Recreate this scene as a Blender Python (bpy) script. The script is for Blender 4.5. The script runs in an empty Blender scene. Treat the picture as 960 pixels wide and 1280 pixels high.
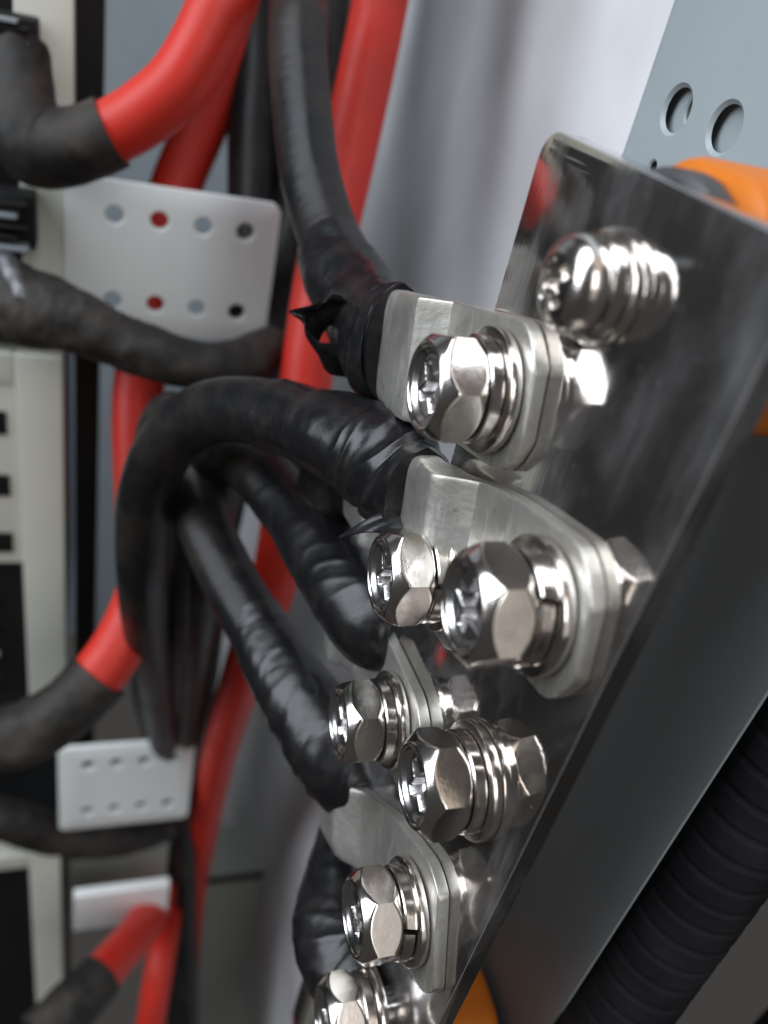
import bpy, bmesh, math, random
from mathutils import Vector, Matrix, noise
from mathutils.geometry import delaunay_2d_cdt

random.seed(7)
S = bpy.context.scene
COL = S.collection
# ------------------------------------------------------------------ frames
# Cabinet axes: X = to the right (side wall), Y = into the cabinet, Z = up.  Lengths below are mm.
# (camera x, camera y(down), camera z(forward)) -> busbar across (u), down (v), depth (n)
RU = (0.26237, 0.56866, -0.77960)
RV = (-0.20160, 0.82238, 0.53202)
RN = (0.94367, 0.01758, 0.33042)
F, CX, CY = 1010.0, 480.0, 640.0
ZC = 1200.0          # camera height
PX = 50.0            # X of the busbar's front face


def dot(a, b): return a[0]*b[0]+a[1]*b[1]+a[2]*b[2]


def ax(c):           # camera-frame vector -> cabinet vector
    return Vector((dot(RN, c), -dot(RU, c), -dot(RV, c)))


def ray(px, py): return ((px-CX)/F, (py-CY)/F, 1.0)


def at(px, py, z):   # survey point at distance z
    r = ray(px, py)
    return ax((r[0]*z, r[1]*z, z)) + Vector((0, 0, ZC))


def at_y(px, py, y):  # survey point on the plane Y = y
    d = ax(ray(px, py))
    return d*(y/d.y) + Vector((0, 0, ZC))


def at_x(px, py, x):
    d = ax(ray(px, py))
    return d*(x/d.x) + Vector((0, 0, ZC))


# ------------------------------------------------------------------ camera, world, light
cam = bpy.data.cameras.new('camera')
co = bpy.data.objects.new('camera', cam)
COL.objects.link(co)
e = [ax((1, 0, 0)), -ax((0, 1, 0)), -ax((0, 0, 1))]
M = Matrix(((e[0].x, e[1].x, e[2].x, 0), (e[0].y, e[1].y, e[2].y, 0), (e[0].z, e[1].z, e[2].z, ZC/1000), (0, 0, 0, 1)))
co.matrix_world = M
cam.sensor_fit = 'VERTICAL'
cam.sensor_height = 24.0
cam.lens = F/1280*24
cam.clip_start = 0.004
cam.clip_end = 50
cam.dof.use_dof = True
cam.dof.focus_distance = 0.119
cam.dof.aperture_fstop = cam.lens/2.1
S.camera = co

w = bpy.data.worlds.new('World')
S.world = w
w.use_nodes = True
w.node_tree.nodes['Background'].inputs[0].default_value = (1.0, 0.95, 0.9, 1)
w.node_tree.nodes['Background'].inputs[1].default_value = 0.05
S.view_settings.view_transform = 'Standard'
S.view_settings.look = 'None'
S.view_settings.exposure = 0.0
S.view_settings.gamma = 1.0
S.render.engine = 'CYCLES'
S.cycles.max_bounces = 8
S.cycles.use_denoising = True


def area(name, loc, target, sx, sy, power, color):
    l = bpy.data.lights.new(name, 'AREA')
    l.shape = 'RECTANGLE'
    l.size, l.size_y, l.energy, l.color = sx, sy, power, color
    o = bpy.data.objects.new(name, l)
    COL.objects.link(o)
    o.location = loc
    d = Vector(target)-Vector(loc)
    o.rotation_euler = d.to_track_quat('-Z', 'Y').to_euler()
    return o


T0 = (0.05, 0.07, 1.12)
area('window_light', (-0.54, 0.09, 1.68), T0, 0.5, 1.4, 14.5, (0.86, 0.92, 1.0))
area('room_light', (0.37, -0.24, 1.93), T0, 0.75, 0.75, 1.15, (1.0, 0.84, 0.68))
area('fill_light', (0.38, -0.75, 1.42), T0, 1.0, 0.8, 1.3, (1.0, 0.94, 0.88))
area('cover_fill_light', (0.06, -0.80, 1.72), (0.02, 0.25, 1.15), 0.30, 0.6, 3.2, (0.97, 0.98, 1.0))  # added fill behind the camera to brighten the white covers


# ------------------------------------------------------------------ materials
class NT:
    def __init__(self, name):
        self.m = bpy.data.materials.new(name)
        self.m.use_nodes = True
        self.t = self.m.node_tree
        self.b = self.t.nodes['Principled BSDF']
        tc = self.t.nodes.new('ShaderNodeTexCoord')
        self.co = tc.outputs['Object']

    def n(self, typ, **kw):
        nd = self.t.nodes.new(typ)
        for k, v in kw.items():
            setattr(nd, k, v)
        return nd

    def link(self, a, b): self.t.links.new(a, b)

    def noise(self, scale, detail=4, rough=0.55, stretch=None):
        src = self.co
        if stretch:
            mp = self.n('ShaderNodeMapping')
            mp.inputs['Scale'].default_value = stretch
            self.link(src, mp.inputs[0])
            src = mp.outputs[0]
        nz = self.n('ShaderNodeTexNoise')
        nz.inputs['Scale'].default_value = scale
        nz.inputs['Detail'].default_value = detail
        nz.inputs['Roughness'].default_value = rough
        self.link(src, nz.inputs['Vector'])
        return nz.outputs['Fac']

    def ramp(self, fac, stops):
        r = self.n('ShaderNodeValToRGB')
        els = r.color_ramp.elements
        while len(els) < len(stops):
            els.new(0.5)
        for el, (p, c) in zip(els, stops):
            el.position = p
            el.color = (c, c, c, 1) if isinstance(c, (int, float)) else (*c, 1)
        self.link(fac, r.inputs[0])
        return r.outputs[0]

    def mix(self, fac, a, b):
        mx = self.n('ShaderNodeMix', data_type='RGBA')
        for s, i in ((fac, 0), (a, 6), (b, 7)):
            if isinstance(s, tuple):
                mx.inputs[i].default_value = (*s, 1)
            elif isinstance(s, (int, float)):
                mx.inputs[i].default_value = s
            else:
                self.link(s, mx.inputs[i])
        return mx.outputs[2]

    def bump(self, h, strength, dist):
        b = self.n('ShaderNodeBump')
        b.inputs['Strength'].default_value = strength
        b.inputs['Distance'].default_value = dist
        self.link(h, b.inputs['Height'])
        self.link(b.outputs[0], self.b.inputs['Normal'])

    def set(self, **kw):
        nm = dict(color='Base Color', metal='Metallic', rough='Roughness', coat='Coat Weight', coat_rough='Coat Roughness', spec='Specular IOR Level')
        for k, v in kw.items():
            i = self.b.inputs[nm[k]]
            if isinstance(v, tuple):
                i.default_value = (*v, 1)
            elif isinstance(v, (int, float)):
                i.default_value = v
            else:
                self.link(v, i)
        return self


def chrome():
    m = NT('nickel_chrome')
    g = m.noise(160, 5)
    g2 = m.noise(700, 3)
    col = m.mix(m.ramp(g, [(0.45, 0.0), (0.75, 1.0)]), (0.76, 0.725, 0.69), (0.53, 0.475, 0.425))
    m.set(color=col, metal=1.0, rough=m.ramp(g, [(0.3, 0.11), (0.75, 0.27)]))
    m.bump(g2, 0.10, 0.0003)
    return m.m


def plate_mat():
    m = NT('polished_nickel_plate')
    a = m.noise(34, 5, 0.6, (1.4, 0.55, 1))
    b = m.noise(170, 6, 0.7, (1.3, 0.22, 1))
    sc = m.noise(1500, 2, 0.5, (1, 0.03, 1))
    mul = m.n('ShaderNodeMath', operation='MULTIPLY')
    m.link(m.ramp(a, [(0.47, 0.0), (0.68, 1.0)]), mul.inputs[0])
    m.link(m.ramp(b, [(0.36, 0.10), (0.66, 1.0)]), mul.inputs[1])
    sm = mul.outputs[0]
    warm_refl = m.ramp(m.noise(22, 4, 0.6), [(0.42, 0.0), (0.65, 1.0)])  # brown patches put the room's warm reflection into the plate colour
    spk = m.ramp(m.noise(2400, 1), [(0.75, 0.0), (0.80, 0.7)])
    col = m.mix(warm_refl, (0.60, 0.57, 0.545), (0.47, 0.415, 0.36))
    col = m.mix(sm, col, (0.42, 0.45, 0.50))
    col = m.mix(spk, col, (0.6, 0.6, 0.6))
    mt = m.mix(spk, m.ramp(sm, [(0.0, 0.97), (1.0, 0.72)]), (0.3, 0.3, 0.3))
    m.set(color=col, metal=mt, rough=m.ramp(sm, [(0.0, 0.05), (1.0, 0.34)]))
    m.bump(sc, 0.05, 0.0002)
    return m.m


def lug_mat():
    m = NT('tinned_copper')
    a = m.noise(110, 6, 0.65)
    b = m.noise(420, 4, 0.6)
    st = m.noise(300, 3, 0.5, (1, 1, 0.05))
    col = m.mix(m.ramp(a, [(0.35, 0.0), (0.7, 1.0)]), (0.69, 0.68, 0.64), (0.50, 0.48, 0.43))
    col = m.mix(m.ramp(b, [(0.66, 0.0), (0.74, 0.8)]), col, (0.22, 0.18, 0.13))
    g3 = m.noise(38, 6, 0.7)
    col = m.mix(m.ramp(g3, [(0.44, 0.0), (0.70, 0.85)]), col, (0.30, 0.275, 0.23))
    col = m.mix(m.ramp(m.noise(230, 5, 0.7, (1, 0.25, 1)), [(0.56, 0.0), (0.68, 0.6)]), col, (0.82, 0.82, 0.80))
    m.set(color=col, metal=0.92, rough=m.ramp(a, [(0.3, 0.38), (0.75, 0.55)]))
    mx = m.n('ShaderNodeMath', operation='ADD')
    m.link(b, mx.inputs[0]); m.link(st, mx.inputs[1])
    m.bump(mx.outputs[0], 0.22, 0.0004)
    return m.m


def tape_mat():
    m = NT('black_vinyl_tape')
    a = m.noise(160, 5, 0.6)
    b = m.noise(1500, 3, 0.6)
    col = m.mix(m.ramp(a, [(0.5, 0.0), (0.85, 1.0)]), (0.007, 0.007, 0.008), (0.024, 0.021, 0.018))
    m.set(color=col, rough=m.ramp(a, [(0.3, 0.22), (0.8, 0.42)]), spec=0.42)
    m.bump(b, 0.12, 0.0003)
    return m.m


def jacket(name, c0, c1, rough=0.42, spec=0.45):
    m = NT(name)
    a = m.noise(70, 6, 0.65)
    b = m.noise(900, 3)
    col = m.mix(m.ramp(a, [(0.42, 0.0), (0.75, 1.0)]), c0, c1)
    m.set(color=col, rough=m.ramp(a, [(0.3, rough-0.08), (0.8, rough+0.15)]), spec=spec)
    m.bump(b, 0.1, 0.0003)
    return m.m


def paint(name, c, rough=0.5, var=0.12, spec=0.4):
    m = NT(name)
    a = m.noise(18, 6, 0.6)
    b = m.noise(1100, 3, 0.6)
    d = tuple(x*(1-var) for x in c)
    m.set(color=m.mix(m.ramp(a, [(0.35, 0.0), (0.7, 1.0)]), c, d), rough=rough, spec=spec)
    m.bump(b, 0.12, 0.0002)
    return m.m


def satin():
    m = NT('satin_nickel')
    g = m.noise(500, 4)
    m.set(color=m.mix(g, (0.66, 0.65, 0.655), (0.50, 0.485, 0.475)), metal=1.0, rough=m.ramp(g, [(0.3, 0.17), (0.75, 0.30)]))
    m.bump(g, 0.06, 0.0003)
    return m.m


CHROME, PLATE, LUG, TAPE, SATIN = chrome(), plate_mat(), lug_mat(), tape_mat(), satin()
BLACK = jacket('black_cable_jacket', (0.008, 0.008, 0.009), (0.030, 0.025, 0.020), 0.36, 0.22)
DUSTY = jacket('dusty_black_jacket', (0.012, 0.011, 0.010), (0.055, 0.044, 0.034), 0.6, 0.3)
RED = jacket('red_cable_jacket', (0.52, 0.024, 0.013), (0.43, 0.028, 0.016), 0.45, 0.35)
ORANGE = jacket('orange_insulator_resin', (0.58, 0.16, 0.016), (0.48, 0.13, 0.018), 0.45, 0.3)
WHITEP = paint('white_panel_paint', (0.74, 0.745, 0.76), 0.45, 0.16)
BLUEP = paint('blue_grey_post_paint', (0.33, 0.375, 0.39), 0.42)
CREAM = paint('cream_plastic', (0.62, 0.63, 0.55), 0.45)
COVERP = paint('white_plastic_cover', (0.78, 0.81, 0.79), 0.42)
GREYP = paint('grey_steel_paint', (0.24, 0.27, 0.285), 0.5)
DARKP = paint('black_plastic', (0.010, 0.010, 0.010), 0.6, 0.12, 0.2)
GREENP = paint('grey_green_paint', (0.28, 0.30, 0.27), 0.5)
ARRIS = paint('rubbed_highlight_edge', (0.62, 0.62, 0.63), 0.38, 0.3)
ARRIS.node_tree.nodes['Principled BSDF'].inputs['Metallic'].default_value = 0.75
IRON = paint('dull_zinc', (0.14, 0.14, 0.145), 0.5, 0.3)
IRON.node_tree.nodes['Principled BSDF'].inputs['Metallic'].default_value = 0.8
CONDUIT = jacket('black_conduit_plastic', (0.010, 0.010, 0.012), (0.02, 0.02, 0.023), 0.65, 0.25)


# ------------------------------------------------------------------ building helpers (mm in, metres out)
def link(name, verts, faces, mat, parent=None, smooth=35, matrix=None):
    me = bpy.data.meshes.new(name)
    me.from_pydata([(v[0]*.001, v[1]*.001, v[2]*.001) for v in verts], [], faces)
    bm = bmesh.new(); bm.from_mesh(me)
    bmesh.ops.recalc_face_normals(bm, faces=bm.faces)
    bm.to_mesh(me); bm.free()
    me.materials.append(mat)
    if smooth:
        for p in me.polygons:
            p.use_smooth = True
        me.set_sharp_from_angle(angle=math.radians(smooth))
    o = bpy.data.objects.new(name, me)
    COL.objects.link(o)
    if parent is not None:
        o.parent = parent
    if matrix is not None:
        o.matrix_local = matrix
    return o


def empty(name, loc=(0, 0, 0), matrix=None):
    o = bpy.data.objects.new(name, None)
    o.empty_display_size = 0.01
    COL.objects.link(o)
    if matrix is not None:
        o.matrix_world = matrix
    else:
        o.location = [c*.001 for c in loc]
    return o


def tag(o, label=None, cat=None, group=None, kind=None):
    for k, v in (('label', label), ('category', cat), ('group', group), ('kind', kind)):
        if v:
            o[k] = v
    return o


def rings(rs, closed_u=True, cap0=True, cap1=True):
    """faces between equal rings; returns (verts, faces)"""
    n = len(rs[0])
    V = [p for r in rs for p in r]
    Fc = []
    for i in range(len(rs)-1):
        for j in range(n if closed_u else n-1):
            k = (j+1) % n
            Fc.append((i*n+j, i*n+k, (i+1)*n+k, (i+1)*n+j))
    if cap0: Fc.append(tuple(range(n-1, -1, -1)))
    if cap1: Fc.append(tuple(range((len(rs)-1)*n, len(rs)*n)))
    return V, Fc


def lathe(profile, seg=64, cap0=True, cap1=True):
    """profile: (r, z) list; axis z"""
    rs = []
    for r, z in profile:
        rs.append([(r*math.cos(2*math.pi*j/seg), r*math.sin(2*math.pi*j/seg), z) for j in range(seg)])
    return rings(rs, True, cap0, cap1)


def spline(pts, n):
    """Catmull-Rom through (vector, radius) list"""
    P = [Vector((*p[0], p[1])) for p in pts]
    P = [P[0]*2-P[1]] + P + [P[-1]*2-P[-2]]
    out = []
    m = len(P)-3
    for i in range(n+1):
        t = i/n*m
        k = min(int(t), m-1)
        t -= k
        a, b, c, d = P[k:k+4]
        out.append(0.5*((2*b)+(c-a)*t+(2*a-5*b+4*c-d)*t*t+(3*b-a-3*c+d)*t**3))
    return [(Vector(q[:3]), q[3]) for q in out]


def frames(path):
    N = len(path)
    T = [(path[min(i+1, N-1)][0]-path[max(i-1, 0)][0]).normalized() for i in range(N)]
    up = Vector((0, 0, 1))
    if abs(T[0].dot(up)) > 0.9: up = Vector((0, 1, 0))
    a = T[0].cross(up).normalized()
    out = []
    for i in range(N):
        a = (a - T[i]*a.dot(T[i])).normalized()
        out.append((a.copy(), T[i].cross(a)))
    return out


def tube(path, seg=28, disp=None, flat=None):
    fr = frames(path)
    rs = []
    L = 0
    for i, (c, r) in enumerate(path):
        if i: L += (c-path[i-1][0]).length
        a, b = fr[i]
        ring = []
        for j in range(seg):
            t = 2*math.pi*j/seg
            d = a*math.cos(t)+b*math.sin(t)
            rr = r
            if disp: rr += disp(L, t, c+d*r)
            q = d*rr
            if flat:
                ax_, k = flat(i/(len(path)-1))
                q = q + ax_*(q.dot(ax_)*(k-1))
            ring.append(c+q)
        rs.append(ring)
    return rings(rs)


def box(a, b, bev=0.0):
    """axis-aligned box with softened edges"""
    lo = [min(p, q) for p, q in zip(a, b)]; hi = [max(p, q) for p, q in zip(a, b)]
    bm = bmesh.new()
    bmesh.ops.create_cube(bm, size=1)
    for v in bm.verts:
        v.co = Vector([lo[i]+(v.co[i]+0.5)*(hi[i]-lo[i]) for i in range(3)])
    if bev:
        bmesh.ops.bevel(bm, geom=list(bm.edges), offset=bev, segments=3, profile=0.6, affect='EDGES')
    bm.verts.index_update()
    V = [tuple(v.co) for v in bm.verts]
    Fc = [tuple(v.index for v in f.verts) for f in bm.faces]
    bm.free()
    return V, Fc


def smooth(a, b, x):
    t = max(0.0, min(1.0, (x-a)/(b-a)))
    return t*t*(3-2*t)


def sheet(outline, holes, t, bev=0.0):
    """flat sheet in local xy with round holes [(x,y,r,csk)], from z=0 (front) to z=-t"""
    pts, edges = [], []
    loops = [list(outline)]
    for (x, y, r, csk) in holes:
        loops.append([(x+(r+csk)*math.cos(2*math.pi*k/32), y+(r+csk)*math.sin(2*math.pi*k/32)) for k in range(32)])
    for lp in loops:
        s = len(pts)
        pts += [Vector(p) for p in lp]
        edges += [(s+k, s+(k+1) % len(lp)) for k in range(len(lp))]
    v2, e2, f2, *_ = delaunay_2d_cdt(pts, edges, [], 1, 1e-5)
    keep = []
    for f in f2:
        c = sum((v2[i] for i in f), Vector((0, 0)))/len(f)
        if any((c.x-x)**2+(c.y-y)**2 < (r+csk)**2*0.98 for x, y, r, csk in holes): continue
        keep.append(tuple(f))
    V, Fc = [], []
    # front face (inset by bev for outer outline is emulated by chamfer ring)
    n = len(v2)
    def ins(p, d):
        return p
    V += [(p.x, p.y, 0) for p in v2]
    Fc += keep
    V += [(p.x, p.y, -t) for p in v2]
    Fc += [tuple(n+i for i in reversed(f)) for f in keep]
    # walls
    lp = loops[0]
    b = len(V)
    m = len(lp)
    V += [(x, y, 0) for x, y in lp] + [(x, y, -t) for x, y in lp]
    Fc += [(b+k, b+(k+1) % m, b+m+(k+1) % m, b+m+k) for k in range(m)]
    for (x, y, r, csk) in holes:
        b = len(V)
        zs = [(r+csk, 0), (r, -csk), (r, -t)]
        for rr, z in zs:
            V += [(x+rr*math.cos(2*math.pi*k/32), y+rr*math.sin(2*math.pi*k/32), z) for k in range(32)]
        for q in range(2):
            Fc += [(b+q*32+k, b+q*32+(k+1) % 32, b+(q+1)*32+(k+1) % 32, b+(q+1)*32+k) for k in range(32)]
    return V, Fc


def weld_bevel(V, Fc, width, seg=2, ang=40):
    bm = bmesh.new()
    vs = [bm.verts.new(v) for v in V]
    for f in Fc:
        try: bm.faces.new([vs[i] for i in f])
        except ValueError: pass
    bmesh.ops.remove_doubles(bm, verts=bm.verts, dist=1e-3)
    bmesh.ops.recalc_face_normals(bm, faces=bm.faces)
    if width:
        es = [e_ for e_ in bm.edges if len(e_.link_faces) == 2 and e_.calc_face_angle() > math.radians(ang)]
        bmesh.ops.bevel(bm, geom=es, offset=width, segments=seg, profile=0.5, affect='EDGES', clamp_overlap=True)
    bm.verts.index_update()
    V = [tuple(v.co) for v in bm.verts]
    Fc = [tuple(v.index for v in f.verts) for f in bm.faces]
    bm.free()
    return V, Fc


def rrect(x0, y0, x1, y1, r, k=8):
    out = []
    for cx, cy, a0 in ((x1-r, y1-r, 0), (x0+r, y1-r, 90), (x0+r, y0+r, 180), (x1-r, y0+r, 270)):
        for i in range(k+1):
            a = math.radians(a0+90*i/k)
            out.append((cx+r*math.cos(a), cy+r*math.sin(a)))
    return out


# plate frame: local x = across the busbar (u), y = up (-v), z = out of its face
def plate_matrix(u=0, v=0, h=0, rot=0):
    m = Matrix(((0, 0, -1, (PX-h)*.001), (-1, 0, 0, -u*.001), (0, 1, 0, (ZC-v)*.001), (0, 0, 0, 1)))
    return m @ Matrix.Rotation(rot, 4, 'Z')


def plate_pt(u, v, h): return Vector((PX-h, -u, ZC-v))


# ------------------------------------------------------------------ the setting: cabinet walls
prof = []
for k in range(181):
    y = 66+704*k/180
    d = 0.7*math.exp(-((y-232)/22)**2)+1.3*math.exp(-((y-340)/26)**2)+0.5*math.exp(-((y-160)/10)**2)
    prof.append((116-d, y))
prof += [(119, 770), (119, 66)]
V, Fc = rings([[(x, y, ZC-700) for x, y in prof], [(x, y, ZC+420) for x, y in prof]])
o = link('side_wall', V, Fc, WHITEP, None, 40)
tag(o, kind='structure', label='white painted side wall of the cabinet with soft vertical folds')
o = link('back_wall', *box((-420, 760, ZC-700), (112, 763, ZC+420)), GREYP)
tag(o, kind='structure', label='grey steel back wall of the cabinet')
o = link('outer_panel', *box((165, 0, ZC-420), (168, 64, ZC+420)), DARKP)
tag(o, kind='structure', label='black outer frame of the cabinet in shadow')


o = link('outer_panel', *box((165, -130, ZC-420), (168, -0.3, ZC+40)), DARKP)  # added out of view so the busbar's side edge reflects black
tag(o, kind='structure', label='unseen black panel added to darken the reflection in the busbar edge')

# ------------------------------------------------------------------ rack post with round holes
def rack_post():
    X = 85.0
    u0, u1 = -134.0, -57.5
    holes = []
    for px, py, r in ((845, 137, 3.3), (905, 160, 3.3)):
        p = at_x(px, py, X)
        holes.append((-p.y, p.z-ZC, r, 0.6))
    p = at_x(815, 209, X); holes.append((-p.y, p.z-ZC, 1.0, 0.3))
    hx0, hy0 = holes[0][0], holes[0][1]
    for k in (1, 2, 3):
        holes.append((hx0, hy0+26*k, 3.3, 0.6)); holes.append((holes[1][0], holes[1][1]+26*k, 3.3, 0.6))
    root = empty('rack_post', matrix=plate_matrix(0, 0, PX-X))
    tag(root, 'blue grey painted rack post with round holes behind the busbar', 'rack post')
    V, Fc = sheet([(u0, -300), (u1, -300), (u1, 300), (u0, 300)], holes, 0.6)
    V, Fc = weld_bevel(V, Fc, 0.0)
    link('face', V, Fc, BLUEP, root)
    # inner sheet, seen through the holes
    ih = [(holes[0][0]+1.9, holes[0][1]+0.6, 2.5, 0.3)]
    V, Fc = sheet([(u0+2, -300), (u1-6, -300), (u1-6, 300), (u0+2, 300)], ih, 1.5)
    V = [(x, y, z-2.2) for x, y, z in V]
    link('inner_sheet', V, Fc, BLUEP, root)
    # rounded lip and flange running back to the wall
    prof = [(u0+0.02, 0.0)]
    for k in range(9):
        a = math.radians(90+90*k/8)
        prof.append((u0+0.0+3.0*math.cos(a), -3.0+3.0*math.sin(a)))
    prof += [(u0-3.0, -29.0), (u0-1.4, -29.0), (u0-1.4, -3.0), (u0, -0.6)]
    rs = [[(x, -300, z) for x, z in prof], [(x, 300, z) for x, z in prof]]
    V, Fc = rings(rs)
    link('flange', V, Fc, BLUEP, root)


rack_post()


# ------------------------------------------------------------------ busbar
def busbar():
    out = rrect(-97.4, -230, -49.6, -9.6, 4.0)
    V, Fc = sheet(out, [], 2.7)
    V, Fc = weld_bevel(V, Fc, 0.8, 5)
    o = link('busbar', V, Fc, PLATE, None, 30, plate_matrix())
    o.data.materials.append(ARRIS)          # rubbed bevels, paler and rougher to put in an edge highlight
    for p in o.data.polygons:
        if max(abs(c) for c in p.normal) < 0.97 and abs(p.normal.z) > 0.1: p.material_index = 1
    tag(o, 'polished nickel plated busbar with rounded corners, holding the row of bolts', 'busbar')


busbar()


# ------------------------------------------------------------------ standoff insulators
def hex_r(t, af):
    t = (t + math.pi/6) % (math.pi/3) - math.pi/6
    return af/2/math.cos(t)


def insulator_proto():
    root = empty('standoff_insulator')
    prof = [(8.0, -0.02), (11.6, -0.02), (12.4, -0.7), (12.4, -3.4), (11.8, -4.0), (8, -4.1)]
    link('metal_insert', *lathe(prof, 48), IRON, root)
    rs = []
    for k, z in ((0.72, -4.15), (0.90, -4.2), (0.97, -4.9), (1.0, -6.2), (1.0, -27), (0.97, -29), (0.9, -30.1), (0.7, -30.2)):
        ring = []
        for j in range(72):
            t = 2*math.pi*j/72
            r = 0.75*min(hex_r(t+math.pi/6, 27.0), 14.6)+0.25*14.0
            ring.append((r*k*math.cos(t), r*k*math.sin(t), z))
        rs.append(ring)
    link('resin_body', *rings(rs), ORANGE, root)
    return root


def copy_tree(o, parent=None):
    c = o.copy()
    COL.objects.link(c)
    if parent: c.parent = parent
    for ch in list(o.children):
        copy_tree(ch, c)
    return c


ins = insulator_proto()
ins.matrix_world = plate_matrix(-73.3, 21, -2.8)
tag(ins, 'bright orange standoff insulator behind the upper end of the busbar', 'insulator', 'orange standoffs carrying the busbar')
i2 = copy_tree(ins)
i2.matrix_world = plate_matrix(-73.3, 190, -2.8)
i2['label'] = 'orange standoff insulator in shadow behind the lower end of the busbar'


# ------------------------------------------------------------------ bolts
def cross_depth(x, y, arm, wd, depth):
    """soft plus-shaped recess"""
    def s(v): v = max(0.0, min(1.0, v)); return v*v*(3-2*v)
    def slot(p, q):
        half = wd*(1.0-0.35*min(1, abs(p)/arm))
        return s((arm-abs(p))/0.7)*s((half-abs(q))/0.35+0.5)
    return depth*max(slot(x, y), slot(y, x))


def smin(a, b, k):
    h = max(k-abs(a-b), 0.0)/k
    return min(a, b)-h*h*k*0.25


def hex_head(H=5.9, AF=13.0):
    seg = 144
    rs = []
    nz = 44
    for i in range(nz+1):
        z = H*i/nz
        ring = []
        for j in range(seg):
            t = 2*math.pi*j/seg
            r = smin(smin(hex_r(t+math.pi/6, AF), 5.85+(H-z)*0.95, 0.22), 6.50+z*0.75, 0.22)
            ring.append((r*math.cos(t), r*math.sin(t), z))
        rs.append(ring)
    for r, dz in ((5.70, 0.11), (5.56, 0.17), (5.40, 0.18), (5.25, 0.13), (5.14, 0.03), (5.05, -0.12)):
        rs.append([(r*math.cos(2*math.pi*j/seg), r*math.sin(2*math.pi*j/seg), H+dz) for j in range(seg)])
    return rings(rs, True, True, False)


def hex_recess(H=5.9):
    """the dished top with its cross recess"""
    seg = 144
    rs = []
    k = 44
    for q in range(k+1):
        r = 5.05*(1-q/k)+0.015
        ring = []
        for j in range(seg):
            t = 2*math.pi*j/seg
            x, y = r*math.cos(t), r*math.sin(t)
            z = H-0.12-0.75*smooth(0, 1, (5.05-r)/1.25) - cross_depth(x, y, 3.7, 1.15, 2.1)
            ring.append((x, y, z))
        rs.append(ring)
    return rings(rs, True, False, True)


def pan_head():
    seg = 96
    rs = []
    prof = [(5.8, 0), (6.1, 0.15), (6.25, 0.5), (6.28, 1.0), (6.25, 1.6), (6.1, 2.15), (5.8, 2.65), (5.3, 3.1), (4.7, 3.4), (4.1, 3.58), (3.6, 3.68)]
    for r, z in prof:
        rs.append([(r*math.cos(2*math.pi*j/seg), r*math.sin(2*math.pi*j/seg), z) for j in range(seg)])
    k = 26
    for q in range(1, k+1):
        r = 3.6*(1-q/k)+0.02
        ring = []
        for j in range(seg):
            t = 2*math.pi*j/seg
            x, y = r*math.cos(t), r*math.sin(t)
            ring.append((x, y, 3.68+0.25*(1-(r/3.6)**2)-cross_depth(x, y, 3.5, 1.0, 1.7)))
        rs.append(ring)
    return rings(rs)


def ring_washer(ri, ro, h, bev):
    p = [(ri, 0), (ro-bev, 0), (ro-bev*.3, bev*.3), (ro, bev), (ro, h-bev), (ro-bev*.3, h-bev*.3), (ro-bev, h), (ri, h), (ri, 0)]
    V, Fc = lathe(p, 72, False, False)
    return V, Fc


def split_washer(ri, ro, h, bev):
    """spring washer: a helical ring with a slanting gap"""
    n = 72
    gap = 0.055
    sec = [(ri, 0), (ro-bev, 0), (ro, bev), (ro, h-bev), (ro-bev, h), (ri, h)]
    rs = []
    for i in range(n+1):
        t = gap + (2*math.pi-2*gap)*i/n
        lift = 0.28*(i/n-0.5)
        ring = []
        for r, z in sec:
            tt = t + (z-h/2)*0.03
            ring.append((r*math.cos(tt), r*math.sin(tt), z+lift))
        rs.append(ring)
    return rings(rs)


ME = {}


def mesh_once(key, name, fn, mat, parent, mtx=None, smooth=35):
    if key not in ME:
        ME[key] = link(name, *fn(), mat, parent, smooth)
        o = ME[key]
    else:
        o = bpy.data.objects.new(name, ME[key].data)
        COL.objects.link(o)
        o.parent = parent
    if mtx is not None: o.matrix_local = mtx
    return o


def Tz(z, rot=0): return Matrix.Translation((0, 0, z*.001)) @ Matrix.Rotation(rot, 4, 'Z')


BOLTS = [
    # u, v, base height, corner tilt (deg), split angle (deg), cross angle, label
    (-87.0, 40.0, 2.4, -6, 150, 28, 'uppermost hex bolt, holding the wide lug of the top black cable'),
    (-85.5, 69.5, 2.4, -12, -14, 22, 'small looking hex bolt half behind the creased lug, below the torn tape tail'),
    (-61.8, 54.7, 2.4, 12, 2, 32, 'largest hex bolt, holding the creased lug of the thick looping cable'),
    (-87.0, 102.1, 2.4, 2, 160, 20, 'hex bolt on the pointed lug beside the shiny black taped cable'),
    (-63.2, 87.8, 0.0, -26, 120, 35, 'hex bolt with no lug under it, standing on bare busbar'),
    (-63.2, 119.6, 2.4, 10, -26, 40, 'hex bolt on the lowest long grey lug near the bottom edge'),
    (-62.0, 150.0, 2.4, 16, 70, 30, 'hex bolt cut by the bottom edge of the picture'),
]


def hex_bolt(u, v, h0, tilt, split, cross, label):
    root = empty('hex_bolt', matrix=plate_matrix(u, v, h0))
    tag(root, label, 'bolt', 'nickel plated hex bolts along the busbar')
    phi = math.atan2(v, -u)
    mesh_once('shank', 'shank', lambda: lathe([(3.9, -5.0), (3.9, 5.0)], 32), CHROME, root)
    mesh_once('flat', 'flat_washer', lambda: ring_washer(4.1, 8.2, 1.5, 0.25), CHROME, root, Tz(0.02, split))
    mesh_once('spring', 'spring_washer', lambda: split_washer(4.1, 7.0, 1.9, 0.22), CHROME, root, Tz(1.62, phi+math.radians(split)))
    hd = mesh_once('head', 'hex_head', hex_head, CHROME, root, Tz(3.7, phi+math.radians(tilt)))
    mesh_once('recess', 'drive_recess', hex_recess, SATIN, hd, Matrix.Rotation(math.radians(cross), 4, 'Z'), 50)


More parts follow.
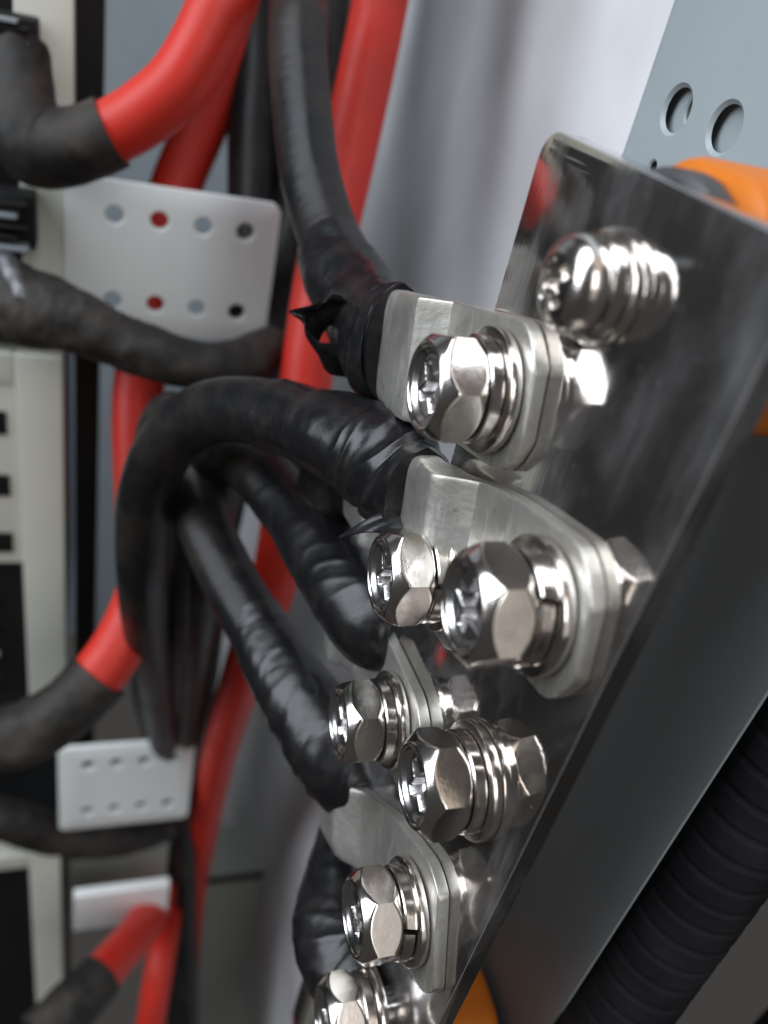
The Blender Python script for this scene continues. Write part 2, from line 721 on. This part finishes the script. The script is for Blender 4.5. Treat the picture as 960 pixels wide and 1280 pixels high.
for b in BOLTS:
    hex_bolt(*b)

root = empty('pan_head_screw', matrix=plate_matrix(-73.4, 21.2, 0))
tag(root, 'round headed cross slot screw at the upper end of the busbar', 'screw')
link('flat_washer', *ring_washer(3.4, 6.2, 1.2, 0.22), CHROME, root, matrix=Tz(0.02))
mesh_once('spring', 'spring_washer', None, CHROME, root, Tz(1.27, 2.0) @ Matrix.Diagonal((0.79, 0.79, 0.85, 1)))
link('shank', *lathe([(2.9, -2.4), (2.9, 4.0)], 32), CHROME, root)
link('round_head', *pan_head(), CHROME, root, matrix=Tz(2.95, 0.75) @ Matrix.Diagonal((0.82, 0.82, 1.0, 1)))


# ------------------------------------------------------------------ black cables with lugs
def lug_mesh(L=34.0, wt=9.6, wb=9.0, end=9.4, thick=2.1, step0=23.0, step1=27.5, rise=1.6, bt=6.5, corner=4.2):
    """terminal lug: tongue with clipped end, a joggle and a crimped neck; hole at the origin, neck towards -x"""
    rs = []
    ss = [-end, -end+0.25, -end+0.8, -7.4, -6.2, -5, -3.5, -1.5, 0, 3, 7, 11, 15, 18, 20, 21.5, 22.6, 23.4, 24.2, 25, 25.8, 26.6, 27.5, 28.6, 30, 32, L]
    n = 44
    for s in ss:
        if s < -3.5:
            t = (s+end)/(end-3.5)
            hw = corner+(wt-corner)*math.sin(min(1, t)*math.pi/2)**0.8
        else:
            hw = wt+(wb-wt)*smooth(6, 30, s)
        k = smooth(step0, step1, s)
        z0 = 0.03 + rise*0.5*k
        z1 = thick + (bt-thick)*k
        if s == -end: z0, z1, hw = z0+0.25, z1-0.25, hw-0.2
        p = 14.0 - 10.2*smooth(26, 33, s)
        ring = []
        for j in range(n):
            a = 2*math.pi*(j+0.5)/n
            c, d = math.cos(a), math.sin(a)
            y = hw*math.copysign(abs(c)**(2/p), c)
            z = (z0+z1)/2+(z1-z0)/2*math.copysign(abs(d)**(2/p), d)
            if s > 20:
                z += 0.14*noise.noise(Vector((s*.35, y*.3, L)))*k
            ring.append((-s, y, z))
        rs.append(ring)
    return rings(rs)


def wrinkle(seed, amp, helix=0.0, pitch=13.0, near=20.0):
    """tape surface: broad lumps, diagonal pulled folds near the lug, overlapping turns"""
    def f(L, t, p):
        c, d = math.cos(t), math.sin(t)
        r = amp*0.9*noise.noise(Vector((c*0.9+seed, d*0.9, L*0.085)))
        q = (L*0.16+0.55*math.sin(t+seed)) + 0.8*noise.noise(Vector((c*.7, d*.7+seed, L*.05)))
        ridge = abs(noise.noise(Vector((q*1.25, c*0.55+seed, d*0.55))))
        k = 0.08+0.92*math.exp(-(L/near)**2)
        r += amp*2.6*k*(0.26-min(ridge, 0.4))
        r += amp*0.10*noise.noise(Vector((c*4+seed, d*4, L*0.45)))
        if helix:
            ph = (L/pitch + t/(2*math.pi) + 0.12*noise.noise(Vector((c+seed, d, L*.04)))) % 1.0
            r += helix*(ph if ph < 0.96 else (1-ph)/0.04*0.96)
        return r
    return f


def strip(points, widths, normals, t=0.25):
    """a thin band of tape along points; widths along 'normals'"""
    rs = []
    N = len(points)
    for i, (p, wv) in enumerate(zip(points, widths)):
        T = (points[min(i+1, N-1)]-points[max(i-1, 0)]).normalized()
        nrm = T.cross(wv).normalized()*t/2
        row = []
        m = 8
        for j in range(m+1):
            q = p+wv*(j/m-0.5)+nrm*(1.6*noise.noise(p*0.21+wv*(j/m)*0.9)*2.2)
            row.append((q+nrm, q-nrm))
        rs.append([a for a, b in row]+[b for a, b in reversed(row)])
    return rings(rs)


GRP = 'black taped cables bolted to the busbar'


def black_cable(label, lug, tape, cable, seed, tape_amp=0.55, helix=0.35, lugkw=None, tape_len=90, cable_mat=None, group=GRP):
    """lug: (u, v, h, angle deg); tape: list of (point, radius, flatten); cable: list of (point, radius)"""
    root = empty('black_cable', tape[0][0])
    tag(root, label, 'cable', group)
    org = Matrix.Translation(-Vector(tape[0][0])*.001)
    if lug:
        u, v, h, ang = lug
        link('cable_lug', *lug_mesh(**(lugkw or {})), LUG, root, 28, org @ plate_matrix(u, v, h, math.radians(ang)))
    tp = spline([(p, r) for p, r, *_ in tape], tape_len*2)
    # flattening follows the lug: squeezed along the busbar normal at the lug end
    fl = [q[2] for q in tape]

    def flat(t):
        x = t*(len(fl)-1); k = min(int(x), len(fl)-2)
        return Vector((1, 0, 0)), fl[k]+(fl[k+1]-fl[k])*(x-k)
    link('tape_wrap', *tube(tp, 96, wrinkle(seed, tape_amp, helix), flat), TAPE, root, 40, org)
    if cable:
        cp = spline(cable, 300)
        def cd(L, t, p): return 0.12*noise.noise(p*0.08)+0.05*noise.noise(p*0.5)+0.035*noise.noise(Vector((L*0.7, seed, 0)))
        link('jacket', *tube(cp, 36, cd), cable_mat or BLACK, root, 60, org)
    return root, org


def lug_axis(u, v, ang, s, h=4.0):
    a = math.radians(ang)
    return plate_pt(u-s*math.cos(a), v+s*math.sin(a), h)


# top cable: comes down from above, taped onto the wide lug
A1 = 15.0
r1, o1 = black_cable('black cable hanging from the top edge with crumpled tape above its lug',
            (-87.0, 40.0, 0, A1),
            [(lug_axis(-87, 40, A1, 35.5, 3.6), 10.0, 0.50), (lug_axis(-87, 40, A1, 37.5, 3.7), 10.2, 0.52), (lug_axis(-87, 40, A1, 45, 4.5), 10.0, 0.62),
             (at(452, 385, 160), 9.6, 0.8), (at(428, 345, 166), 8.0, 1.0), (at(412, 305, 170), 6.9, 1.0)],
            [(lug_axis(-87, 40, A1, 44, 4), 5.0), (at(450, 383, 160), 6.3), (at(414, 305, 170), 6.6), (at(388, 220, 175), 6.6), (at(376, 120, 179), 6.6), (at(372, 40, 182), 6.6), (at(378, -60, 186), 6.6), (at(378, -60, 186)+Vector((2, 10, 75)), 6.6)],
            1.3, 0.45, 0.5, dict(L=42, wb=9.4, step0=18, step1=22))
# crumpled tail of tape
lp = spline([(Vector(q), 0) for q in ((0.5, -4.6, 0), (4, -5.0, 0), (7.5, -4.0, 0), (9.6, -0.6, 0), (8.8, 3.2, 0), (5.4, 5.2, 0), (1.0, 5.0, 0), (-2.5, 3.0, 0))], 44)
e1, e2 = ax((-0.93, -0.05, 0.2)).normalized(), ax((0.05, 0.95, 0.25)).normalized()
e3 = ax((-0.42, -0.55, -0.72)).normalized()
base = at(452, 424, 146)
tail = []
for i, (q, _) in enumerate(lp):
    t = i/44
    ro = []
    for j in range(15):
        k = j/14
        wd = 8.4*(1-0.25*t)
        c = base + e1*q.x*(1-0.10*k) + e2*q.y*(1-0.22*k) + e3*(k-0.35)*wd
        c += e1*(1.1*noise.noise(Vector((t*5, k*2.4, 1)))) + e2*(1.2*noise.noise(Vector((t*6, k*2.6, 7))))
        if k > 0.75: c += e3*0.9*noise.noise(Vector((t*11, 2.5, 3)))*(k-0.75)*4 + e1*3.6*(k-0.75)*4*math.exp(-((t-0.36)/0.05)**2)
        ro.append(c)
    tail.append(ro+[c+(e1*0.14+e2*0.2) for c in ro[::-1]])
link('tape_tail', *rings(tail), TAPE, r1, 60, o1)

# big looping cable onto the creased lug
AA = 14.0
r2, o2 = black_cable('thick black cable looping over and down, glossy wrinkled tape above the largest bolt',
            (-61.8, 54.7, 0, AA),
            [(lug_axis(-61.8, 54.7, AA, 34.5, 4.2), 7.9, 0.72), (lug_axis(-61.8, 54.7, AA, 40, 4.6), 8.4, 0.8), (at(480, 575, 134), 8.6, 0.95), (at(430, 550, 140), 8.0, 1.0), (at(385, 532, 147), 7.2, 1.0), (at(340, 520, 154), 6.95, 1.0)],
            [(lug_axis(-61.8, 54.7, AA, 44, 4.6), 5.5), (at(470, 570, 135), 6.5), (at(385, 532, 147), 6.6), (at(320, 514, 157), 6.6), (at(262, 516, 167), 6.6), (at(213, 550, 177), 6.6), (at(183, 620, 190), 6.6), (at(178, 720, 212), 6.6), (at(184, 800, 250), 6.6), (at(198, 880, 320), 6.6), (at(212, 970, 400), 6.6), (at(226, 1080, 450), 6.6), (at(236, 1300, 520), 6.6)],
            4.1, 0.75, 0.36, dict(L=42, wb=7.4, bt=7.2, step0=19, step1=26))
pts = [at(540, 640, 125), at(512, 648, 123), at(482, 652, 121), at(452, 660, 121), at(424, 671, 122)]
wd = [ax((.1, .9, -.5)).normalized()*6.0, ax((.2, .9, -.6)).normalized()*5.2, ax((.1, .8, -.7)).normalized()*4.0, ax((.1, .7, -.7)).normalized()*2.0, ax((.1, .5, -.5)).normalized()*0.5]
sp = spline([(p, 0) for p in pts], 30); sw = spline([(p, 0) for p in wd], 30)
link('tape_tail', *strip([p for p, _ in sp], [p for p, _ in sw], None, 0.22), TAPE, r2, 60, o2)

# cable under the half hidden lug
A2 = 12.0
black_cable('black taped cable mostly hidden behind the big looping cable',
            (-85.5, 69.5, 0, A2),
            [(lug_axis(-85.5, 69.5, A2, 40, 4), 8.2, 0.7), (lug_axis(-85.5, 69.5, A2, 50, 5), 7.8, 0.9), (at(400, 640, 172), 7.2, 1.0), (at(350, 600, 182), 6.9, 1)],
            [(lug_axis(-85.5, 69.5, A2, 44, 4), 5.5), (at(400, 640, 172), 6.6), (at(340, 590, 184), 6.6), (at(290, 575, 196), 6.6), (at(262, 650, 215), 6.6), (at(248, 780, 262), 6.6), (at(236, 900, 350), 6.6), (at(228, 1000, 420), 6.6), (at(236, 1300, 530), 6.6)],
            9.7, 0.3, 0.1, dict(L=42, wb=8.0, corner=6.6))

# middle cable onto the pointed lug
A5 = 6.0
black_cable('black taped cable running down to the pointed lug, upper of the two slanting ones',
            (-87.0, 102.1, 0, A5),
            [(at(498, 790, 147), 6.5, 0.8), (at(470, 780, 149), 8.3, 0.85), (at(438, 742, 154), 8.3, 0.95), (at(404, 690, 162), 7.6, 1), (at(372, 645, 170), 7.0, 1), (at(335, 600, 178), 6.8, 1)],
            [(at(470, 780, 149), 6), (at(404, 690, 162), 6.5), (at(345, 612, 176), 6.6), (at(305, 578, 186), 6.6), (at(270, 570, 197), 6.6), (at(238, 640, 214), 6.6), (at(228, 780, 262), 6.6), (at(224, 900, 355), 6.6), (at(222, 1000, 425), 6.6), (at(228, 1300, 535), 6.6)],
            2.6, 0.34, 0.05, dict(L=30, wt=9.4, wb=9.0, corner=6.5))

# lower slanting cable onto the lowest lug
A6 = 29.0
black_cable('black cable with shiny folds of tape slanting down to the lowest long lug',
            (-63.2, 119.6, 0, A6),
            [(at(462, 1000, 160), 6.0, 0.8), (at(430, 962, 163), 8.6, 0.9), (at(408, 925, 166), 9.0, 0.95), (at(380, 880, 170), 8.4, 1), (at(345, 825, 176), 7.4, 1), (at(315, 775, 182), 6.9, 1)],
            [(at(440, 975, 162), 6), (at(400, 915, 167), 6.5), (at(325, 790, 180), 6.6), (at(282, 715, 188), 6.6), (at(250, 640, 196), 6.6), (at(235, 560, 204), 6.6), (at(215, 520, 214), 6.6), (at(196, 570, 222), 6.6), (at(192, 700, 245), 6.6), (at(200, 840, 310), 6.6), (at(216, 980, 420), 6.6), (at(222, 1300, 540), 6.6)],
            6.4, 0.62, 0.05, dict(L=41, wt=10.6, wb=7.6, corner=7.2, step0=25, step1=33))

# cable going to the bolt at the bottom edge
black_cable('black taped cable behind the bottom bolt',
            None,
            [(at(470, 1240, 152), 7.5, 0.7), (at(436, 1214, 158), 9.6, 0.85), (at(422, 1150, 166), 9.0, 1), (at(428, 1080, 174), 7.4, 1), (at(440, 1030, 182), 6.6, 1)],
            None, 8.2, 0.5, 0.2)

# black cables of the bundle behind
BG = 'black cables hanging in the bundle behind'
for lab, pts, r in (
    ('straight black cable left of the hanging cable, passing behind the white cover', [(325, -60, 262), (318, 150, 264), (316, 330, 266), (312, 450, 270), (290, 560, 276), (262, 700, 288), (244, 860, 340), (226, 1000, 430), (230, 1320, 545)], 8.6),
    ('black cable between the hanging cable and the long red one', [(412, -60, 256), (404, 60, 258), (388, 180, 262), (360, 330, 266), (335, 450, 270), (290, 560, 278), (240, 760, 300), (222, 920, 385), (226, 1050, 450), (232, 1320, 550)], 8.4),
    ('black cable at the dark centre of the bundle', [(352, -60, 280), (350, 200, 280), (335, 400, 280), (250, 560, 272), (205, 700, 275), (200, 860, 330), (214, 980, 425), (224, 1320, 560)], 11),
):
    root = empty('bundle_cable', at(*pts[0]))
    tag(root, lab, 'cable', BG)
    org = Matrix.Translation(-Vector(at(*pts[0]))*.001)
    link('jacket', *tube(spline([(at(*pts[0])+Vector((2, 10, 75)), r)]+[(at(*p), r) for p in pts], 90), 24, lambda L, t, p: 0.2*noise.noise(p*.06)), BLACK, root, 60, org)

# ------------------------------------------------------------------ red cables with black boots
RG = 'red battery cables'


def red_cable(label, pts, r, boot=None, br=9.0):
    root = empty('red_cable', at(*pts[0]))
    tag(root, label, 'cable', RG)
    org = Matrix.Translation(-Vector(at(*pts[0]))*.001)
    top = [(at(*pts[0])+Vector((2, 10, 75)), r)] if pts[0][1] < 0 else []
    link('jacket', *tube(spline(top+[(at(*p), r) for p in pts], 90), 28), RED, root, 60, org)
    if boot:
        bp = [(at(*p[:3]), p[3] if len(p) > 3 else br) for p in boot]
        V, Fc = tube(spline(bp, 50), 36, lambda L, t, p: smooth(2, 8, L)*(0.6*noise.noise(p*.12)+0.35*noise.noise(p*.35)))
        link('boot', V, Fc, DUSTY, root, 60, org)


red_cable('bright red cable curving left into a dusty black elbow boot', [(296, -70, 186), (270, 20, 190), (228, 98, 194), (180, 142, 197), (135, 168, 199), (112, 177.5, 199)], 7.4,
          [(140, 165.5, 198.8, 8.5), (112, 177.5, 199, 8.7), (84, 184, 199, 9.0), (52, 184, 199, 9.8), (30, 160, 198, 9.6), (22, 110, 198, 8.6), (16, 60, 198, 8.0)])
red_cable('darker red cable passing behind the white perforated cover', [(312, -70, 262), (290, 60, 262), (255, 150, 264), (218, 240, 266), (192, 340, 268), (178, 450, 270), (172, 520, 272), (176, 640, 274), (182, 740, 268)], 8.3)
red_cable('long straight red cable slanting along the white side wall', [(486, -60, 222), (462, 70, 226), (432, 210, 230), (405, 330, 234), (386, 450, 238), (366, 590, 246), (344, 720, 268), (304, 840, 300), (272, 950, 370), (252, 1050, 450), (240, 1130, 520), (228, 1300, 600)], 7.8)
red_cable('short red cable stub rising from a black boot at the left edge', [(196, 690, 255), (172, 760, 250), (146, 812, 247), (112, 858, 245)], 8.2,
          [(124, 844, 245.8, 9.5), (104, 867, 244.3, 9.3), (80, 888, 243, 9.2), (38, 914, 241, 9.8), (0, 926, 240, 10.0)])
red_cable('red cable below the lowest white cover, ending in a black boot', [(199, 1116, 446), (193, 1134, 430), (170, 1168, 395), (126, 1219, 357), (122, 1224, 355)], 9.2,
          [(126, 1221, 356, 10.6), (108, 1240, 349, 10.8), (86, 1262, 342, 11.2), (50, 1300, 332, 11.4)])
red_cable('red cable hanging beside the dark bundle at the bottom', [(216, 1110, 480), (204, 1180, 440), (194, 1240, 430), (182, 1320, 430)], 7.5)

# dusty cable with a bare terminal on the left
pts = [(-40, 350, 218, 9.5), (0, 370, 216, 10.8), (45, 388, 214, 10.4), (90, 400, 214, 8.6), (150, 426, 217, 7.4), (220, 452, 222, 7.0), (290, 458, 232, 7.0), (345, 432, 244, 6.6)]
root = empty('dusty_cable', at(*pts[0][:3]))
tag(root, 'dusty black cable with scuffed boot crossing under the white cover', 'cable')
org = Matrix.Translation(-Vector(at(*pts[0][:3]))*.001)
link('jacket', *tube(spline([(at(*p[:3]), p[3]) for p in pts], 140), 48, lambda L, t, p: 0.9*noise.noise(p*.16)+0.5*noise.noise(p*.5)*math.exp(-(L/55)**2)), DUSTY, root, 60, org)
pts = [(2, 322, 209, 2.8), (14, 340, 206, 2.6), (26, 366, 205, 2.2), (38, 380, 205.5, 1.5)]
link('terminal_strap', *tube(spline([(at(*p[:3]), p[3]) for p in pts], 20), 16, lambda L, t, p: 0.8*noise.noise(p*.3)), IRON, root, 60, org)
pts = [(-30, 1012, 372, 9), (20, 1028, 380, 10), (80, 1046, 398, 10), (150, 1046, 410, 9.5), (215, 1030, 430, 8)]
root = empty('dusty_cable', at(*pts[0][:3]))
tag(root, 'dark cable lying under the lower white cover', 'cable')
org = Matrix.Translation(-Vector(at(*pts[0][:3]))*.001)
link('jacket', *tube(spline([(at(*p[:3]), p[3]) for p in pts], 60), 28, lambda L, t, p: 0.5*noise.noise(p*.16)), DUSTY, root, 60, org)

# ------------------------------------------------------------------ battery modules on the left
YM = 247.0


def on_front(px, py, y=YM):
    p = at_y(px, py, y)
    return p.x, p.z


def perforated_cover(c0, c1, rows, label, r_hole=2.6, y=YM, thick=2.2):
    """c0 / c1 : photo corners (left top / right bottom)"""
    x0, z1 = on_front(*c0, y); x1, z0 = on_front(*c1, y)
    root = empty('terminal_cover', ((x0+x1)/2, y, z0))
    tag(root, label, 'cover', 'white perforated terminal covers')
    cx, cz = (x0+x1)/2, z0
    holes = []
    W, H = x1-x0, z1-z0
    for fx, fz in rows:
        holes.append((x0+fx*W-cx, z0+fz*H-cz, r_hole, 0.35))
    V, Fc = sheet(rrect(x0-cx, 0, x1-cx, H, 3.2), holes, thick)
    M_ = Matrix(((1, 0, 0, 0), (0, 0, -1, 0), (0, 1, 0, 0), (0, 0, 0, 1)))   # local z (front) -> -Y
    V, Fc = weld_bevel(V, Fc, 0.28, 2, 50)
    link('face_plate', V, Fc, COVERP, root, 35, M_)
    # return wall on the module side
    V, Fc = box((x0-cx+0.4, thick+.1, 3), (x0-cx+2.6, 26, H-3), 0.5)
    link('side_flange', V, Fc, COVERP, root)
    return root


rows = [(0.22+0.205*i, q) for q in (0.79, 0.22) for i in range(4)]
perforated_cover((80, 217), (330, 430), rows, 'white cover plate with eight round holes, upper of the two and larger looking')
rows = [(0.21+0.205*i, q) for q in (0.79, 0.22) for i in range(4)]
perforated_cover((72, 938), (234, 1022), rows, 'white cover plate with eight small holes, lower and dimmer of the two', 2.8)


def module(label, top, bot, right_top, y=YM+4, slots=3, bay=True):
    """cream framed module front; top/bot photo rows at the frame's right edge"""
    xr, zt = on_front(right_top, top, y)
    _, zb = on_front(right_top, bot, y)
    root = empty('battery_module', (xr-60, y, zb))
    tag(root, label, 'battery', 'cream framed battery modules')
    ox, oz = xr-60, zb
    H = zt-zb
    xl = -190
    # frame: right stile, top and bottom rails, left stile
    def B(name, x0, z0, x1, z1, ya, yb, mat, bev=0.6):
        return link(name, *box((x0, ya, z0), (x1, yb, z1), bev), mat, root)
    B('frame_stile', 60-14, 0, 60, H, 0, 14, CREAM)
    B('frame_stile', xl, 0, xl+14, H, 0, 14, DARKP)
    B('frame_rail', 2, H-10, 60-14.2, H, 0.3, 14, CREAM)
    B('frame_rail', 2, 0, 60-14.2, 10, 0.3, 14, CREAM)
    if slots:
        zz = H-12
        B('vent_panel', 2, H*0.52, 60-14.2, H-10.2, 1.2, 14, CREAM)
        for k in range(slots):
            zc = H-10.2-(k+0.6)*(H*0.48-10)/slots
            for q in range(2):
                B('vent_slot', 24-q*21, zc-4.2, 43-q*21, zc+4.2, 0.6, 1.6, DARKP, 0.3)
        B('bay_panel', xl+14.2, 10.2, 60-14.2, H*0.52-.3, 3.0, 14, DARKP)
        B('bay_panel', xl+14.2, H*0.52, 1.8, H-10.2, 3.0, 14, DARKP)
    else:
        B('bay_panel', xl+14.2, 10.2, 60-14.2, H-10.2, 3.0, 14, DARKP)
    for q in range(4):
        zc = 10+(H*0.42)*(0.25+0.2*q)
        B('grip_bar', -60, zc, 36, zc+2.0, 1.0, 3.2, GREYP if q % 2 else DARKP, 0.4)
    B('body', xl+2, 1.5, 58, H-1.5, 14.2, 130, DARKP)
    return root


module('cream framed battery module with black vent slots, middle of the left edge', 448, 912, 78)
module('cream framed battery module behind the elbow boot, at the top left', -60, 425, 92, slots=0)
module('cream framed battery module at the bottom left corner', 1065, 1530, 75, slots=0)
# terminal blocks on the module fronts at the left edge
for lab, (pa, pb), n in (('black ribbed terminal block above the elbow boot at the top left', ((-70, 4), (46, 60)), 4),
                         ('black ribbed terminal block under the elbow boot', ((-70, 236), (44, 318)), 5)):
    xa, za = on_front(*pa, 238); xb, zb = on_front(*pb, 238)
    root = empty('terminal_block', (xa, 238, zb))
    tag(root, lab, 'terminal block', 'black terminal blocks at the left edge')
    link('base', *box((0, 3.2, 0), (xb-xa, 12.6, za-zb), 0.8), DARKP, root)
    for k in range(n):
        h = (za-zb)/n
        link('rib', *box((2, -2.0, h*(k+.18)), (xb-xa-1.5-2.5*(k % 2), 3.0, h*(k+.72)), 0.7), DARKP if k % 3 else GREYP, root)

# black rail right of the modules
p0 = at_y(92, 100, 262); p1 = at_y(130, 100, 262)
o = link('rail', *box((p0.x, 262, ZC-330), (p1.x, 300, ZC+330), 0.6), DARKP)
tag(o, 'black upright rail beside the battery modules', 'rail')
# cross shelf and lower boxes
x0, z1 = on_front(92, 1122, 238); x1, z0 = on_front(208, 1148, 238)
o = link('shelf_bar', *box((x0, 238, z0), (x1, 243, z1), 1.0), COVERP)
tag(o, 'pale plastic bar under the lower white cover', 'bar')
x0, z1 = on_front(88, 1052, 262); x1, z0 = on_front(205, 1120, 262)
o = link('terminal_box', *box((x0, 262, z0), (x1, 275, z1), 1.0), GREENP)
tag(o, 'grey green box between the lower cover and the pale bar', 'box')
x0, z1 = on_front(246, 1100, 330); x1, z0 = on_front(312, 1400, 330)
root = empty('junction_box', ((x0+x1)/2, 330, z0))
tag(root, 'grey green box standing at the bottom against the white wall', 'box')
W = (x1-x0)/2
link('case', *box((-W, 0, 0), (W, 40, z1-z0), 1.5), GREENP, root)
link('lid_rim', *box((-W-1, -2.5, z1-z0-4), (W+1, -0.1, z1-z0+1), .6), DARKP, root)


# ------------------------------------------------------------------ corrugated conduit on the right
pts = [(1030, 880, 118), (945, 1000, 128), (865, 1120, 140), (785, 1240, 152), (700, 1380, 164)]
P = spline([(at(*p), 8.8) for p in pts], 500)
root = link('corrugated_conduit', *tube(P, 40, lambda L, t, p: 0.22*(smooth(0.0, 0.2, (L/5.4) % 1)-smooth(0.8, 0.95, (L/5.4) % 1))), CONDUIT, None, 50)
tag(root, 'black corrugated conduit running diagonally at the lower right', 'conduit')
